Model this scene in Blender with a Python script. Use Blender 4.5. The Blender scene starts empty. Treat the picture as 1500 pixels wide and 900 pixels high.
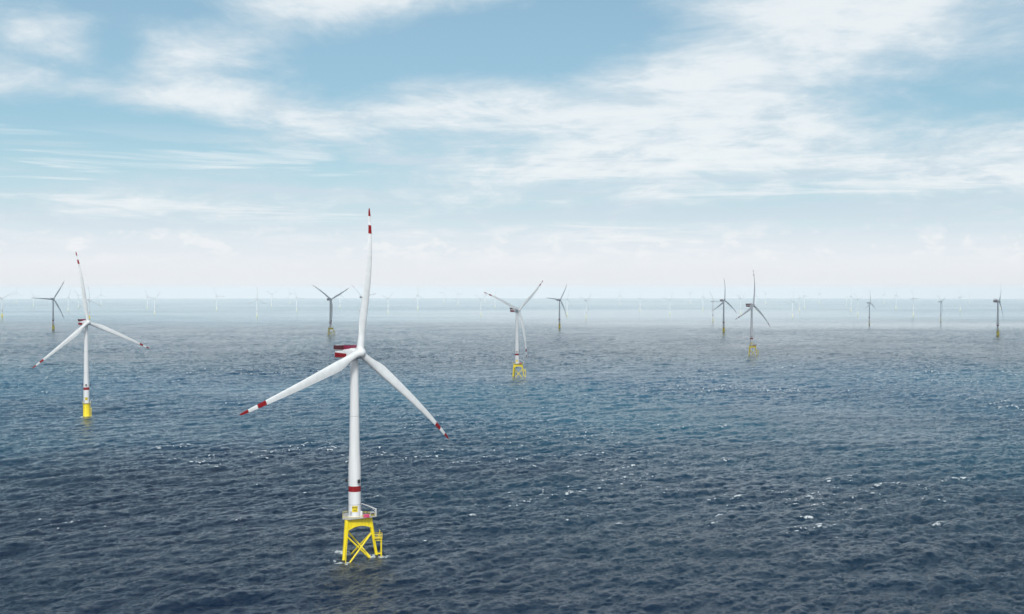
import bpy, bmesh, math, random
import numpy as np
from mathutils import Matrix, Vector

scene = bpy.context.scene
COL = scene.collection
rad = math.radians
EARTH = 7.0e6            # effective earth radius with refraction
CAM_H = 147.0

# ------------------------------------------------------------------ camera
cam_d = bpy.data.cameras.new("camera")
cam_d.sensor_width = 36.0
cam_d.lens = 40.8
cam_d.clip_start = 1.0
cam_d.clip_end = 200000.0
cam = bpy.data.objects.new("camera", cam_d)
COL.objects.link(cam)
cam.location = (0, 0, CAM_H)
cam.rotation_euler = (rad(90 - 0.809), 0, 0)
scene.camera = cam

# ------------------------------------------------------------------ light
SUN_EL, SUN_AZ = 46.0, 176.0       # azimuth clockwise from +Y (view direction)
sun_d = bpy.data.lights.new("sun", 'SUN')
sun_d.energy = 2.9
sun_d.angle = rad(12.0)
sun_d.color = (1.0, 0.965, 0.91)
sun = bpy.data.objects.new("sun", sun_d)
COL.objects.link(sun)
sd = Vector((math.sin(rad(SUN_AZ)) * math.cos(rad(SUN_EL)),
             math.cos(rad(SUN_AZ)) * math.cos(rad(SUN_EL)), math.sin(rad(SUN_EL))))
sun.rotation_euler = sd.to_track_quat('Z', 'Y').to_euler()
sun.location = (0, -200, 400)

scene.view_settings.view_transform = 'Standard'
scene.view_settings.look = 'None'
scene.view_settings.gamma = 1.0
scene.view_settings.exposure = 0.0
scene.cycles.use_denoising = True
scene.cycles.denoiser = 'OPENIMAGEDENOISE'
scene.cycles.denoising_input_passes = 'RGB_ALBEDO_NORMAL'
scene.cycles.denoising_prefilter = 'ACCURATE'
scene.cycles.max_bounces = 6
scene.cycles.diffuse_bounces = 2
scene.cycles.glossy_bounces = 3
scene.cycles.volume_bounces = 4
scene.cycles.sample_clamp_indirect = 6.0
scene.cycles.use_adaptive_sampling = False


# ------------------------------------------------------------------ node helpers
class NT:
    def __init__(s, tree):
        s.t = tree
        s.n = tree.nodes
        s.l = tree.links

    def node(s, kind, **kw):
        n = s.n.new(kind)
        for k, v in kw.items():
            setattr(n, k, v)
        return n

    def put(s, sock, v):
        if v is None:
            return
        if hasattr(v, 'is_output') or isinstance(v, bpy.types.NodeSocket):
            s.l.new(v, sock)
        else:
            sock.default_value = v

    def m(s, op, a, b=None, c=None, clamp=False):
        n = s.node('ShaderNodeMath', operation=op, use_clamp=clamp)
        s.put(n.inputs[0], a)
        s.put(n.inputs[1], b)
        s.put(n.inputs[2], c)
        return n.outputs[0]

    def mix(s, f, a, b, blend='MIX'):
        n = s.node('ShaderNodeMix', data_type='RGBA', blend_type=blend)
        s.put(n.inputs[0], f)
        s.put(n.inputs[6], a)
        s.put(n.inputs[7], b)
        return n.outputs[2]

    def smooth(s, v, lo, hi, a=0.0, b=1.0):
        n = s.node('ShaderNodeMapRange', interpolation_type='SMOOTHSTEP')
        s.put(n.inputs[0], v)
        n.inputs[1].default_value = lo
        n.inputs[2].default_value = hi
        n.inputs[3].default_value = a
        n.inputs[4].default_value = b
        return n.outputs[0]

    def noise(s, vec, scale, detail=4, rough=0.55, dist=0.0, lac=2.0):
        n = s.node('ShaderNodeTexNoise')
        s.put(n.inputs['Vector'], vec)
        n.inputs['Scale'].default_value = scale
        n.inputs['Detail'].default_value = detail
        n.inputs['Roughness'].default_value = rough
        n.inputs['Distortion'].default_value = dist
        n.inputs['Lacunarity'].default_value = lac
        return n.outputs['Fac']

    def vec(s, x, y, z=0.0):
        n = s.node('ShaderNodeCombineXYZ')
        s.put(n.inputs[0], x)
        s.put(n.inputs[1], y)
        s.put(n.inputs[2], z)
        return n.outputs[0]


# ------------------------------------------------------------------ world: sky with clouds
world = bpy.data.worlds.new("World")
scene.world = world
world.use_nodes = True
W = NT(world.node_tree)
W.n.clear()
out = W.node('ShaderNodeOutputWorld')
bg = W.node('ShaderNodeBackground')
W.l.new(bg.outputs[0], out.inputs[0])
SKY_STRENGTH = 0.1
bg.inputs[1].default_value = SKY_STRENGTH
sky = W.node('ShaderNodeTexSky', sky_type='NISHITA')
sky.sun_disc = False
sky.sun_elevation = rad(SUN_EL)
sky.sun_rotation = rad(SUN_AZ)
sky.altitude = 100
sky.air_density = 1.0
sky.dust_density = 1.0
sky.ozone_density = 1.4
tc = W.node('ShaderNodeTexCoord')
sep = W.node('ShaderNodeSeparateXYZ')
W.l.new(tc.outputs['Generated'], sep.inputs[0])
dx, dy, dz = sep.outputs
az = W.m('MULTIPLY', W.m('ARCTAN2', dx, dy), 180 / math.pi)
el = W.m('MULTIPLY', W.m('ARCSINE', dz), 180 / math.pi)
zc = W.m('ADD', W.m('MAXIMUM', dz, 0.0), 0.20)
px = W.m('DIVIDE', dx, zc)
py = W.m('DIVIDE', dy, zc)
pv = W.vec(px, py, 0.0)                      # cloud deck seen in perspective
# soft warp so that clouds look combed by wind
w1 = W.noise(pv, 0.7, 3, 0.5)
w2 = W.noise(W.vec(W.m('ADD', px, 13.7), py, 3.1), 0.7, 3, 0.5)
pw = W.vec(W.m('ADD', px, W.m('MULTIPLY', W.m('SUBTRACT', w1, 0.5), 0.8)),
           W.m('ADD', py, W.m('MULTIPLY', W.m('SUBTRACT', w2, 0.5), 0.8)), 1.7)
n_big = W.noise(pw, 1.0, 5, 0.55)
n_mid = W.noise(pw, 4.2, 8, 0.62, 0.1)
wisp_v = W.vec(W.m('MULTIPLY', az, 0.10), W.m('MULTIPLY', el, 0.42), 4.0)
n_fine = W.noise(pw, 14.0, 5, 0.6, 0.2)
n_wisp = W.noise(wisp_v, 1.1, 6, 0.55, 0.35)
dens = W.m('ADD', W.m('ADD', W.m('MULTIPLY', n_big, 0.40), W.m('MULTIPLY', n_mid, 0.62)),
           W.m('ADD', W.m('MULTIPLY', n_wisp, 0.26), W.m('MULTIPLY', n_fine, 0.20)))
# where the big banks and the clear lanes stand in this sky: azimuth, elevation, widths, weight (degrees)
BANKS = [
    (-21.8, 11.6, 1.9, 1.1, .15), (-21.8, 9.2, 5.5, .6, .13), (-15.8, 10.9, 2.2, 1.5, .18), (-14.5, 9.0, 4.0, .7, .10), (-18.8, 11.0, .9, 1.4, -.12),
    (-10.5, 13.9, 4.2, 1.2, .22), (-5.0, 14.6, 4.5, .8, .18), (-10.0, 7.9, 4.8, .9, .13), (-1.5, 8.9, 5.0, 1.3, .15),
    (9.5, 9.8, 5.2, 2.0, .21), (15.5, 12.9, 6.5, 1.8, .20), (10.5, 7.4, 8.0, 1.4, .19), (2.0, 6.0, 9.0, 1.0, .10), (22.5, 6.2, 4.5, 1.1, .16),
    (-18.0, 13.8, 5.5, .9, -.16), (-1.5, 11.6, 6.0, 1.5, -.24), (5.0, 13.5, 4.0, 1.8, -.18), (-21.5, 7.1, 6.5, 1.3, -.26),
    (-8.0, 10.9, 3.0, 1.3, -.10), (21.5, 8.4, 2.8, .7, -.12), (1.8, 7.3, 2.6, .45, -.08), (-7.5, 5.3, 4.5, .35, -.10),
    (10.0, 3.6, 14.0, .6, -.08), (-14.0, 3.2, 7.0, .35, -.10),
]
for ca, ce, sa, se, wt in BANKS:
    qa = W.m('DIVIDE', W.m('SUBTRACT', az, ca), sa)
    qe = W.m('DIVIDE', W.m('SUBTRACT', el, ce), se)
    g = W.m('EXPONENT', W.m('MULTIPLY', W.m('ADD', W.m('MULTIPLY', qa, qa), W.m('MULTIPLY', qe, qe)), -0.8))
    dens = W.m('MULTIPLY_ADD', g, wt * 1.35, dens)
low = W.smooth(el, 7.5, 3.0, 0.0, 0.13)           # the deck closes up with distance
dens = W.m('ADD', dens, low)
hi_cut = W.smooth(el, 17.0, 30.0, 0.0, 0.30)
dens = W.m('SUBTRACT', dens, hi_cut)
# unseen sky overhead and behind the viewer, closed and brightened to light the haze
rear = W.m('MAXIMUM', W.smooth(dy, 0.15, -0.25), W.smooth(dz, 0.72, 0.86))
dens = W.m('ADD', dens, W.m('MULTIPLY', rear, 0.45))
dens = W.m('ADD', dens, 0.035)
cover = W.smooth(dens, 0.66, 1.06)
n_sh = W.noise(pw, 6.0, 6, 0.6, 0.1)
thick = W.m('MULTIPLY', W.smooth(dens, 0.78, 1.12), W.smooth(n_sh, 0.30, 0.56), clamp=True)
skycol = W.mix(W.smooth(el, 26.0, 12.0, 0.0, 0.42), W.mix(1.0, sky.outputs[0], (0.80, 1.04, 1.05, 1), 'MULTIPLY'), (4.4, 6.5, 7.5, 1))
skycol = W.mix(W.smooth(el, 8.5, 2.0, 0.0, 0.75), skycol, (6.5, 7.8, 8.7, 1))
cloud_lo = (6.3, 7.35, 8.1, 1)
cloud_hi = (8.9, 9.3, 9.5, 1)
cloudcol = W.mix(thick, cloud_lo, cloud_hi)
cloudcol = W.mix(rear, cloudcol, (11.6, 12.1, 12.6, 1))
col = W.mix(W.m('MULTIPLY', cover, 0.88), skycol, cloudcol)
# thin grey-blue layers in the lower sky
ly = W.noise(W.vec(W.m('MULTIPLY', az, 0.07), W.m('MULTIPLY', el, 1.15), 2.2), 1.0, 6, 0.6, 0.5)
ly_band = W.m('MULTIPLY', W.smooth(el, 0.9, 2.2), W.smooth(el, 8.5, 5.5))
col = W.mix(W.m('MULTIPLY', W.m('MULTIPLY', W.smooth(ly, 0.50, 0.64), ly_band), 0.70), col, (6.0, 7.2, 8.1, 1))
col = W.mix(W.m('MULTIPLY', W.m('MULTIPLY', W.smooth(ly, 0.46, 0.34), ly_band), 0.6), col, (8.9, 9.3, 9.5, 1))
# small cumulus heads low over the horizon
cu_v = W.vec(W.m('MULTIPLY', az, 0.55), W.m('MULTIPLY', el, 0.95), 9.0)
cu = W.noise(cu_v, 1.25, 6, 0.55, 0.2)
cu_band = W.m('MULTIPLY', W.smooth(el, 0.8, 1.6), W.smooth(el, 3.6, 2.2))
cu_m = W.m('MULTIPLY', W.smooth(cu, 0.52, 0.66), cu_band)
col = W.mix(W.m('MULTIPLY', cu_m, 0.6), col, (9.6, 9.6, 9.6, 1))
# pale veil at the horizon
veil = W.smooth(el, 4.4, 0.4, 0.0, 0.95)
col = W.mix(veil, col, (8.8, 9.0, 9.3, 1))
W.l.new(col, bg.inputs[0])


# ------------------------------------------------------------------ materials
def pmat(name, color, rough=0.5, metallic=0.0, vary=0.06, scale=0.6, streak=False, spec=0.5, grime=None):
    m = bpy.data.materials.new(name)
    m.use_nodes = True
    N = NT(m.node_tree)
    b = N.n['Principled BSDF']
    tcn = N.node('ShaderNodeTexCoord')
    v = tcn.outputs['Object']
    if streak:
        mp = N.node('ShaderNodeMapping')
        mp.inputs['Scale'].default_value = (1.0, 1.0, 0.08)
        N.l.new(v, mp.inputs[0])
        v2 = mp.outputs[0]
    else:
        v2 = v
    n1 = N.noise(v2, scale, 5, 0.6)
    dark = tuple(c * (1 - vary * 2.2) for c in color) + (1,)
    light = tuple(min(1, c * (1 + vary)) for c in color) + (1,)
    c = N.mix(N.smooth(n1, 0.3, 0.7), dark, light)
    if grime:
        n2 = N.noise(v2, scale * 3.1, 6, 0.65)
        c = N.mix(N.m('MULTIPLY', N.smooth(n2, 0.54, 0.72), grime[1]), c, tuple(grime[0]) + (1,))
    N.l.new(c, b.inputs['Base Color'])
    b.inputs['Roughness'].default_value = rough
    b.inputs['Metallic'].default_value = metallic
    b.inputs['Specular IOR Level'].default_value = spec
    return m


M_WHITE_LIT = pmat("sunlit_white", (0.90, 0.91, 0.92), 0.4, vary=0.02)  # turbine white lightened so that far towers look sunlit
M_WHITE = pmat("turbine_white", (0.70, 0.72, 0.73), 0.38, vary=0.04, scale=0.35, streak=True, grime=((0.50, 0.50, 0.47), 0.25))
M_BLADE = pmat("blade_white", (0.70, 0.73, 0.74), 0.34, vary=0.04, scale=0.25, grime=((0.5, 0.5, 0.48), 0.2))
M_RED = pmat("signal_red", (0.25, 0.003, 0.008), 0.6, vary=0.08, spec=0.2)
M_PALE = pmat("pale_yellow", (0.80, 0.78, 0.52), 0.5, vary=0.05)  # paler yellow for the far bases
M_RED_SHADED = pmat("shaded_red_panel", (0.085, 0.004, 0.014), 0.5, vary=0.08)  # red fence panels with their shade painted in as dark maroon
M_MAGENTA = pmat("rail_red", (0.30, 0.012, 0.07), 0.5, vary=0.08)
M_YELLOW = pmat("traffic_yellow", (0.86, 0.68, 0.004), 0.42, vary=0.08, scale=0.9, streak=True, grime=((0.36, 0.19, 0.03), 0.5))
M_GROWTH = pmat("tide_growth", (0.035, 0.04, 0.025), 0.7, vary=0.2, scale=1.5)
M_BLACK = pmat("black_plastic", (0.02, 0.022, 0.026), 0.4, vary=0.1)
M_GREY = pmat("deck_grey", (0.42, 0.43, 0.43), 0.7, vary=0.1, scale=1.0)
M_STEEL = pmat("galvanised_steel", (0.45, 0.47, 0.48), 0.5, metallic=0.5, vary=0.08)
M_PINK = pmat("pink_tarpaulin", (0.62, 0.05, 0.16), 0.55, vary=0.1)
M_LAMP = pmat("lamp_glass", (0.55, 0.08, 0.05), 0.15, vary=0.02)


# ------------------------------------------------------------------ mesh helpers
def finish(bm, name, mats, parent=None, smooth=True, angle=35):
    bmesh.ops.recalc_face_normals(bm, faces=bm.faces)
    me = bpy.data.meshes.new(name)
    bm.to_mesh(me)
    bm.free()
    for m in (mats if isinstance(mats, (list, tuple)) else [mats]):
        me.materials.append(m)
    if smooth:
        me.polygons.foreach_set('use_smooth', [True] * len(me.polygons))
        me.set_sharp_from_angle(angle=rad(angle))
    o = bpy.data.objects.new(name, me)
    COL.objects.link(o)
    if parent:
        o.parent = parent
    return o


def ring_loft(bm, rings, mat_of=None, cap=True):
    vr = [[bm.verts.new(p) for p in r] for r in rings]
    n = len(vr[0])
    for i in range(len(vr) - 1):
        for j in range(n):
            k = (j + 1) % n
            f = bm.faces.new((vr[i][j], vr[i][k], vr[i + 1][k], vr[i + 1][j]))
            if mat_of:
                f.material_index = mat_of(i)
    if cap:
        f = bm.faces.new(vr[0][::-1])
        if mat_of:
            f.material_index = mat_of(0)
        f = bm.faces.new(vr[-1])
        if mat_of:
            f.material_index = mat_of(len(vr) - 2)


def lathe(bm, prof, n=40, mat_of=None, cap=True, centre=(0, 0)):
    """profile of (radius, z)"""
    rings = [[(centre[0] + r * math.cos(2 * math.pi * j / n), centre[1] + r * math.sin(2 * math.pi * j / n), z)
              for j in range(n)] for r, z in prof]
    ring_loft(bm, rings, mat_of, cap)


def tube(bm, a, b, r1, r2=None, n=12, mat=0):
    a, b = Vector(a), Vector(b)
    r2 = r1 if r2 is None else r2
    d = (b - a).normalized()
    u = d.orthogonal().normalized()
    v = d.cross(u)
    rings = [[p + (u * math.cos(2 * math.pi * j / n) + v * math.sin(2 * math.pi * j / n)) * r for j in range(n)]
             for p, r in ((a, r1), (b, r2))]
    ring_loft(bm, rings, lambda i: mat)


def box(bm, x0, x1, y0, y1, z0, z1, bev=0.0, mat=0, M=None):
    r = bmesh.ops.create_cube(bm, size=1.0)
    vs = r['verts']
    for v in vs:
        v.co = Vector((x0 + (v.co.x + .5) * (x1 - x0), y0 + (v.co.y + .5) * (y1 - y0), z0 + (v.co.z + .5) * (z1 - z0)))
    fs = list({f for v in vs for f in v.link_faces})
    for f in fs:
        f.material_index = mat
    if bev:
        es = list({e for v in vs for e in v.link_edges})
        res = bmesh.ops.bevel(bm, geom=es, offset=bev, segments=2, affect='EDGES', profile=0.7, material=mat)
        vs = list({v for f in res['faces'] for v in f.verts} | {v for v in vs if v.is_valid})
    if M is not None:
        for v in vs:
            v.co = M @ v.co
    return vs


def tag(o, label=None, cat=None, group=None, kind=None):
    if label:
        o['label'] = label
    if cat:
        o['category'] = cat
    if group:
        o['group'] = group
    if kind:
        o['kind'] = kind
    return o


# ------------------------------------------------------------------ turbine parts (metres, base at mean water level)
YAW = 46.0          # rotors face the wind, to the right of and toward the viewer
TILT = 5.5
HUB_H = 112.6
OVER = 4.9


def head_matrix(yaw):
    return Matrix.Translation((0, 0, HUB_H)) @ Matrix.Rotation(rad(yaw), 4, 'Z')


def hub_matrix(yaw, az):
    R = Matrix.Rotation(rad(yaw), 4, 'Z') @ Matrix.Rotation(rad(-TILT), 4, 'X')
    return Matrix.Translation(Vector((0, 0, HUB_H)) + R @ Vector((0, -OVER, 0))) @ R @ Matrix.Rotation(rad(az), 4, 'Y')


def blade_mesh(R, name='blade', nsec=44, npt=22):
    bm = bmesh.new()
    rings, ts = [], []
    r0 = 2.6
    marks = [R - 4.9, R - 10.2, R - 15.2]
    rr = sorted(set([r0 + (R - r0) * (i / (nsec - 1)) ** 0.92 for i in range(nsec)] + marks + [R - .25, R - .8]))
    for r in rr:
        t = (r - r0) / (R - r0)
        # chord
        if t < 0.20:
            k = t / 0.20
            k = k * k * (3 - 2 * k)
            c = 4.1 + (5.7 - 4.1) * k
        else:
            k = (t - 0.20) / 0.80
            c = 5.7 * (1 - k) ** 0.80 * (1 - 0.12 * k) + 1.1 * k
        if t > 0.965:
            c *= math.sqrt(max(0.02, 1 - ((t - 0.965) / 0.036) ** 2))
        circ = max(0.0, 1 - t / 0.17)
        circ = circ * circ * (3 - 2 * circ)
        th = 0.42 * math.exp(-t * 3.2) + 0.15
        tw = rad(15.0) * (1 - t) ** 2.2 + rad(2.0)
        off = 3.0 * math.sin(math.pi * min(1, t) ** 1.25) - 1.6 * t * t     # upwind prebend under load
        sweep = -0.9 * t ** 3
        ring = []
        for j in range(npt):
            a = 2 * math.pi * j / npt
            # airfoil: x from leading (+) to trailing (-)
            xc = 0.5 * (1 + math.cos(a))          # 1 at a=0 (leading) .. 0 trailing
            s = 1 - xc
            yt = th * 5 * 0.2 * (1.48 * math.sqrt(max(s, 0)) - 0.63 * s - 1.76 * s * s + 1.42 * s ** 3 - 0.51 * s ** 4)
            sign = 1 if math.sin(a) >= 0 else -1
            xa = (0.32 - s) * c
            ya = sign * yt * c * (1.0 if sign < 0 else 0.72)
            xq, yq = 2.05 * math.cos(a), 2.05 * math.sin(a)
            X = xa * (1 - circ) + xq * circ
            Y = ya * (1 - circ) + yq * circ
            ct, st = math.cos(tw), math.sin(tw)
            ring.append((X * ct - Y * st + sweep, X * st * -1 * -1 + Y * ct - off, r))
        rings.append(ring)
        ts.append(r)

    def mo(i):
        m = 0.5 * (ts[i] + ts[min(i + 1, len(ts) - 1)])
        if m > marks[0] or marks[2] < m < marks[1]:
            return 1
        return 0
    ring_loft(bm, rings, mo)
    # root collar
    lathe(bm, [(2.12, 1.9), (2.22, 2.0), (2.22, 2.75), (2.12, 2.9)], 28, lambda i: 0)
    o = finish(bm, name, [M_BLADE, M_RED], angle=50)
    return o


def make_hub(root, R, detail):
    bm = bmesh.new()
    # spinner, nose toward local -Y
    n = 36
    prof = [(0.05, -3.55), (0.9, -3.4), (1.75, -2.95), (2.45, -2.1), (2.8, -1.0), (2.9, 0.3), (2.85, 1.6), (2.6, 2.3), (1.7, 2.45)]
    rings = [[(r * math.cos(2 * math.pi * j / n), y, r * math.sin(2 * math.pi * j / n)) for j in range(n)] for r, y in prof]
    ring_loft(bm, rings)
    hub = finish(bm, 'hub', [M_BLADE], root, angle=60)
    b0 = blade_mesh(R)
    for k in range(3):
        b = b0 if k == 0 else b0.copy()
        if k:
            COL.objects.link(b)
        b.parent = hub
        b.matrix_basis = Matrix.Rotation(rad(120 * k), 4, 'Y')
    return hub


def rbox_loft(bm, secs, n=28, pw=5.0, mat_of=None):
    """secs: (y, half width, z bottom, z top) -> rounded-rectangle sections along y"""
    rings = []
    for y, hw, z0, z1 in secs:
        ring = []
        for j in range(n):
            a = 2 * math.pi * (j + .5) / n
            c, s = math.cos(a), math.sin(a)
            x = math.copysign(abs(c) ** (2 / pw), c) * hw
            z = (z0 + z1) / 2 + math.copysign(abs(s) ** (2 / pw), s) * (z1 - z0) / 2
            ring.append((x, y, z))
        rings.append(ring)
    ring_loft(bm, rings, mat_of)


def make_nacelle(root, detail):
    """local frame: -Y is upwind; origin at tower axis, hub height"""
    bm = bmesh.new()
    rbox_loft(bm, [(-2.7, 2.3, -2.0, 2.1), (-2.4, 2.9, -2.7, 2.7), (-0.5, 3.35, -3.2, 3.0), (2.0, 3.5, -3.35, 2.8),
                   (6.0, 3.5, -3.4, 2.2), (10.5, 3.5, -3.2, 1.55), (13.0, 3.4, -3.0, 1.45), (13.5, 3.1, -2.7, 1.3)])
    nac = finish(bm, 'nacelle', [M_WHITE], root, angle=40)
    # red flank stripes (each side)
    for sx in (-1, 1):
        bm = bmesh.new()
        x0, x1 = (3.47, 3.58) if sx > 0 else (-3.58, -3.47)
        pts = [(2.6, -2.3), (12.9, -2.45), (12.9, 0.15), (2.6, -0.2)]
        fr = [bm.verts.new((x1 if sx > 0 else x0, y, z)) for y, z in pts]
        bk = [bm.verts.new((x0 if sx > 0 else x1, y, z)) for y, z in pts]
        bm.faces.new(fr)
        bm.faces.new(bk[::-1])
        for i in range(4):
            bm.faces.new((fr[i], bk[i], bk[(i + 1) % 4], fr[(i + 1) % 4]))
        finish(bm, 'side_stripe', [M_RED], nac, smooth=False)
    bm = bmesh.new()
    rbox_loft(bm, [(13.52, 2.6, -2.1, .2), (13.65, 2.55, -2.05, .15)], pw=8)
    finish(bm, 'rear_stripe', [M_RED], nac, smooth=False)
    # helihoist platform at the rear: deck, fence panels
    bm = bmesh.new()
    box(bm, -3.6, 3.6, 5.6, 13.8, 1.62, 1.82, 0.05)
    for y in (7.5, 9.5, 11.5, 13.1):
        box(bm, -3.4, 3.4, y - .12, y + .12, 1.3, 1.63)
    plat = finish(bm, 'hoist_platform', [M_WHITE], root, smooth=False)
    for name, c in (('near', (-3.66, -3.56, 5.6, 13.8)), ('far', (3.56, 3.66, 5.6, 13.8)),
                    ('back', (-3.56, 3.56, 13.72, 13.82)), ('front', (-3.56, 3.56, 5.6, 5.7))):
        bm = bmesh.new()
        box(bm, c[0], c[1], c[2], c[3], 1.83, 3.9, 0.02)
        # top rail and posts
        cx = (c[0] + c[1]) / 2
        if name in ('near', 'far'):
            for k in range(6):
                y = c[2] + .1 + (c[3] - c[2] - .2) * k / 5
                box(bm, cx - .1, cx + .1, y - .07, y + .07, 1.83, 4.0, mat=1)
            tube(bm, (cx, c[2], 4.05), (cx, c[3], 4.05), .08, n=8, mat=1)
        else:
            cy = (c[2] + c[3]) / 2
            tube(bm, (c[0], cy, 4.05), (c[1], cy, 4.05), .08, n=8, mat=1)
        finish(bm, 'fence_panel', [M_RED_SHADED, M_WHITE if name == 'back' else M_RED_SHADED], plat, smooth=False)
    # cooler housing with a mesh of rails, forward of the platform
    bm = bmesh.new()
    for k in range(11):
        y = .5 + k * .48
        for x in (-3.1, 3.1):
            tube(bm, (x, y, 2.0), (x, y, 4.25), .10, n=6)
    for z in (2.9, 3.6, 4.25):
        for x in (-3.1, 3.1):
            tube(bm, (x, 0.45, z), (x, 5.4, z), .10, n=6)
        tube(bm, (-3.1, 0.45, z), (3.1, 0.45, z), .09, n=6)
    finish(bm, 'roof_railing', [M_MAGENTA], nac, smooth=False)
    bm = bmesh.new()
    box(bm, -2.4, 2.4, 1.2, 5.0, 2.1, 3.7, .12)
    finish(bm, 'cooler', [M_MAGENTA], nac, smooth=False)
    # wind vane mast and obstruction lamp
    bm = bmesh.new()
    tube(bm, (1.6, 5.0, 2.0), (1.6, 5.0, 6.0), .07, .05, 6)
    tube(bm, (1.0, 5.0, 5.7), (2.2, 5.0, 5.7), .04, n=6)
    tube(bm, (1.0, 5.0, 5.7), (1.0, 5.0, 6.1), .09, n=6)
    tube(bm, (2.2, 5.0, 5.7), (2.2, 5.0, 6.1), .09, n=6)
    finish(bm, 'wind_vane', [M_STEEL], nac, smooth=False)
    nac['_head'] = 1
    plat['_head'] = 1
    return [nac, plat]


def tower_prof(z0, band):
    zb0, zb1 = band
    zs = [z0, z0 + .25, z0 + .5, zb0, zb1, 50, 62, 75, 88, 100, HUB_H - 3.2]

    def r(z):
        k = (z - z0) / (HUB_H - 3.2 - z0)
        return 3.35 * (1 - k) + 2.15 * k if k > .33 else 3.42 - .1 * k
    prof = []
    for z in zs:
        prof.append((r(z), z))
    prof[0] = (prof[0][0] + .3, prof[0][1])
    prof[1] = (prof[1][0] + .25, prof[1][1])
    return prof, r


def make_tower(root, z0, band, lamp_z, lamp_angles, sign_z, sign_angles, detail):
    prof, rf = tower_prof(z0, band)
    # smooth radius transition: blend the lower straight part into the taper
    rp = []
    for r, z in prof:
        rp.append((r, z))
    bm = bmesh.new()
    bi = [i for i, (r, z) in enumerate(rp) if abs(z - band[0]) < 1e-6][0]
    lathe(bm, rp, 48, lambda i: 1 if i == bi else 0)
    tower = finish(bm, 'tower', [M_WHITE, M_RED], root, angle=25)
    if detail < 2:
        bm = bmesh.new()
        for z in (z0 + 6.5, 53.0, 78.0):
            rr = rf(z) + .02
            lathe(bm, [(rr, z), (rr + .03, z + .02), (rr + .03, z + .2), (rr, z + .22)], 48, cap=False)
        finish(bm, 'flange_ring', [M_STEEL], tower)['kind'] = 'stuff'
        bm = bmesh.new()
        a0 = rad(sign_angles[0] - 38) if sign_angles else 0
        rr = rf(z0 + 2) + .1
        box(bm, rr - .3, rr + .06, -.65, .65, z0 + .75, z0 + 3.0, .04, M=Matrix.Rotation(a0, 4, 'Z'))
        finish(bm, 'door', [M_GREY], tower, smooth=False)
    for a in lamp_angles:
        bm = bmesh.new()
        R0 = rf(lamp_z)
        M = Matrix.Rotation(rad(a), 4, 'Z')
        # bracket + dark lantern drum
        box(bm, R0 - .1, R0 + .75, -.18, .18, lamp_z - .15, lamp_z + .15, M=M, mat=1)
        rings = []
        for rr, zz in [(.35, -1.0), (.82, -.85), (.9, 0), (.82, .85), (.35, 1.0)]:
            rings.append([M @ Vector((R0 + 1.05 + rr * .75 * math.cos(t), rr * math.sin(t), lamp_z + zz))
                          for t in [2 * math.pi * j / 16 for j in range(16)]])
        ring_loft(bm, rings, lambda i: 0)
        finish(bm, 'marker_lantern', [M_BLACK, M_STEEL], tower)
    for a in sign_angles:
        bm = bmesh.new()
        R0 = rf(sign_z) + .05
        w, h = 3.1, 3.3
        n = 10
        for side, rr in ((0, R0), (1, R0 + .05)):
            pass
        vo, vi = [], []
        for zz in (sign_z - h / 2, sign_z + h / 2):
            vo.append([bm.verts.new(((R0 + .06) * math.cos(rad(a) + w * (i / n - .5) / R0), (R0 + .06) * math.sin(rad(a) + w * (i / n - .5) / R0), zz)) for i in range(n + 1)])
            vi.append([bm.verts.new((R0 * math.cos(rad(a) + w * (i / n - .5) / R0), R0 * math.sin(rad(a) + w * (i / n - .5) / R0), zz)) for i in range(n + 1)])
        for i in range(n):
            bm.faces.new((vo[0][i], vo[0][i + 1], vo[1][i + 1], vo[1][i]))
            bm.faces.new((vi[0][i + 1], vi[0][i], vi[1][i], vi[1][i + 1]))
            bm.faces.new((vo[1][i], vo[1][i + 1], vi[1][i + 1], vi[1][i]))
            bm.faces.new((vo[0][i + 1], vo[0][i], vi[0][i], vi[0][i + 1]))
        sign = finish(bm, 'sign_plate', [M_YELLOW], tower, smooth=False)
        if detail == 0:
            for txt, dz, size in (("BKR2", .35, 1.35), ("G02", -1.2, 1.35)):
                cu = bpy.data.curves.new('lettering', 'FONT')
                cu.body = txt
                cu.size = size
                cu.align_x = 'CENTER'
                cu.offset = 0.04
                cu.resolution_u = 3
                to = bpy.data.objects.new('lettering', cu)
                COL.objects.link(to)
                bpy.context.view_layer.update()
                me = bpy.data.meshes.new_from_object(to.evaluated_get(bpy.context.evaluated_depsgraph_get()))
                bpy.data.objects.remove(to)
                for v in me.vertices:
                    t = rad(a) + v.co.x * .9 / R0
                    v.co = Vector(((R0 + .075) * math.cos(t), (R0 + .075) * math.sin(t), sign_z + dz + v.co.y))
                me.materials.clear()
                me.materials.append(M_BLACK)
                # lettering belongs to the sign: merge into its mesh
                b2 = bmesh.new()
                b2.from_mesh(sign.data)
                nf = len(b2.faces)
                b2.from_mesh(me)
                b2.faces.ensure_lookup_table()
                for f in b2.faces[nf:]:
                    f.material_index = 1
                b2.to_mesh(sign.data)
                b2.free()
                if len(sign.data.materials) < 2:
                    sign.data.materials.append(M_BLACK)
    return tower


def railing(bm, pts, z, h=1.2, closed=True, r=.05, mat=0):
    n = len(pts)
    for i in range(n if closed else n - 1):
        a, b = Vector(pts[i] + (z,)), Vector(pts[(i + 1) % n] + (z,))
        L = (b - a).length
        k = max(1, int(L / 1.8))
        for j in range(k):
            p = a.lerp(b, j / k)
            tube(bm, p, p + Vector((0, 0, h)), r, n=5, mat=mat)
        for hh in (h, h * .55):
            tube(bm, a + Vector((0, 0, hh)), b + Vector((0, 0, hh)), r, n=5, mat=mat)


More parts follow.
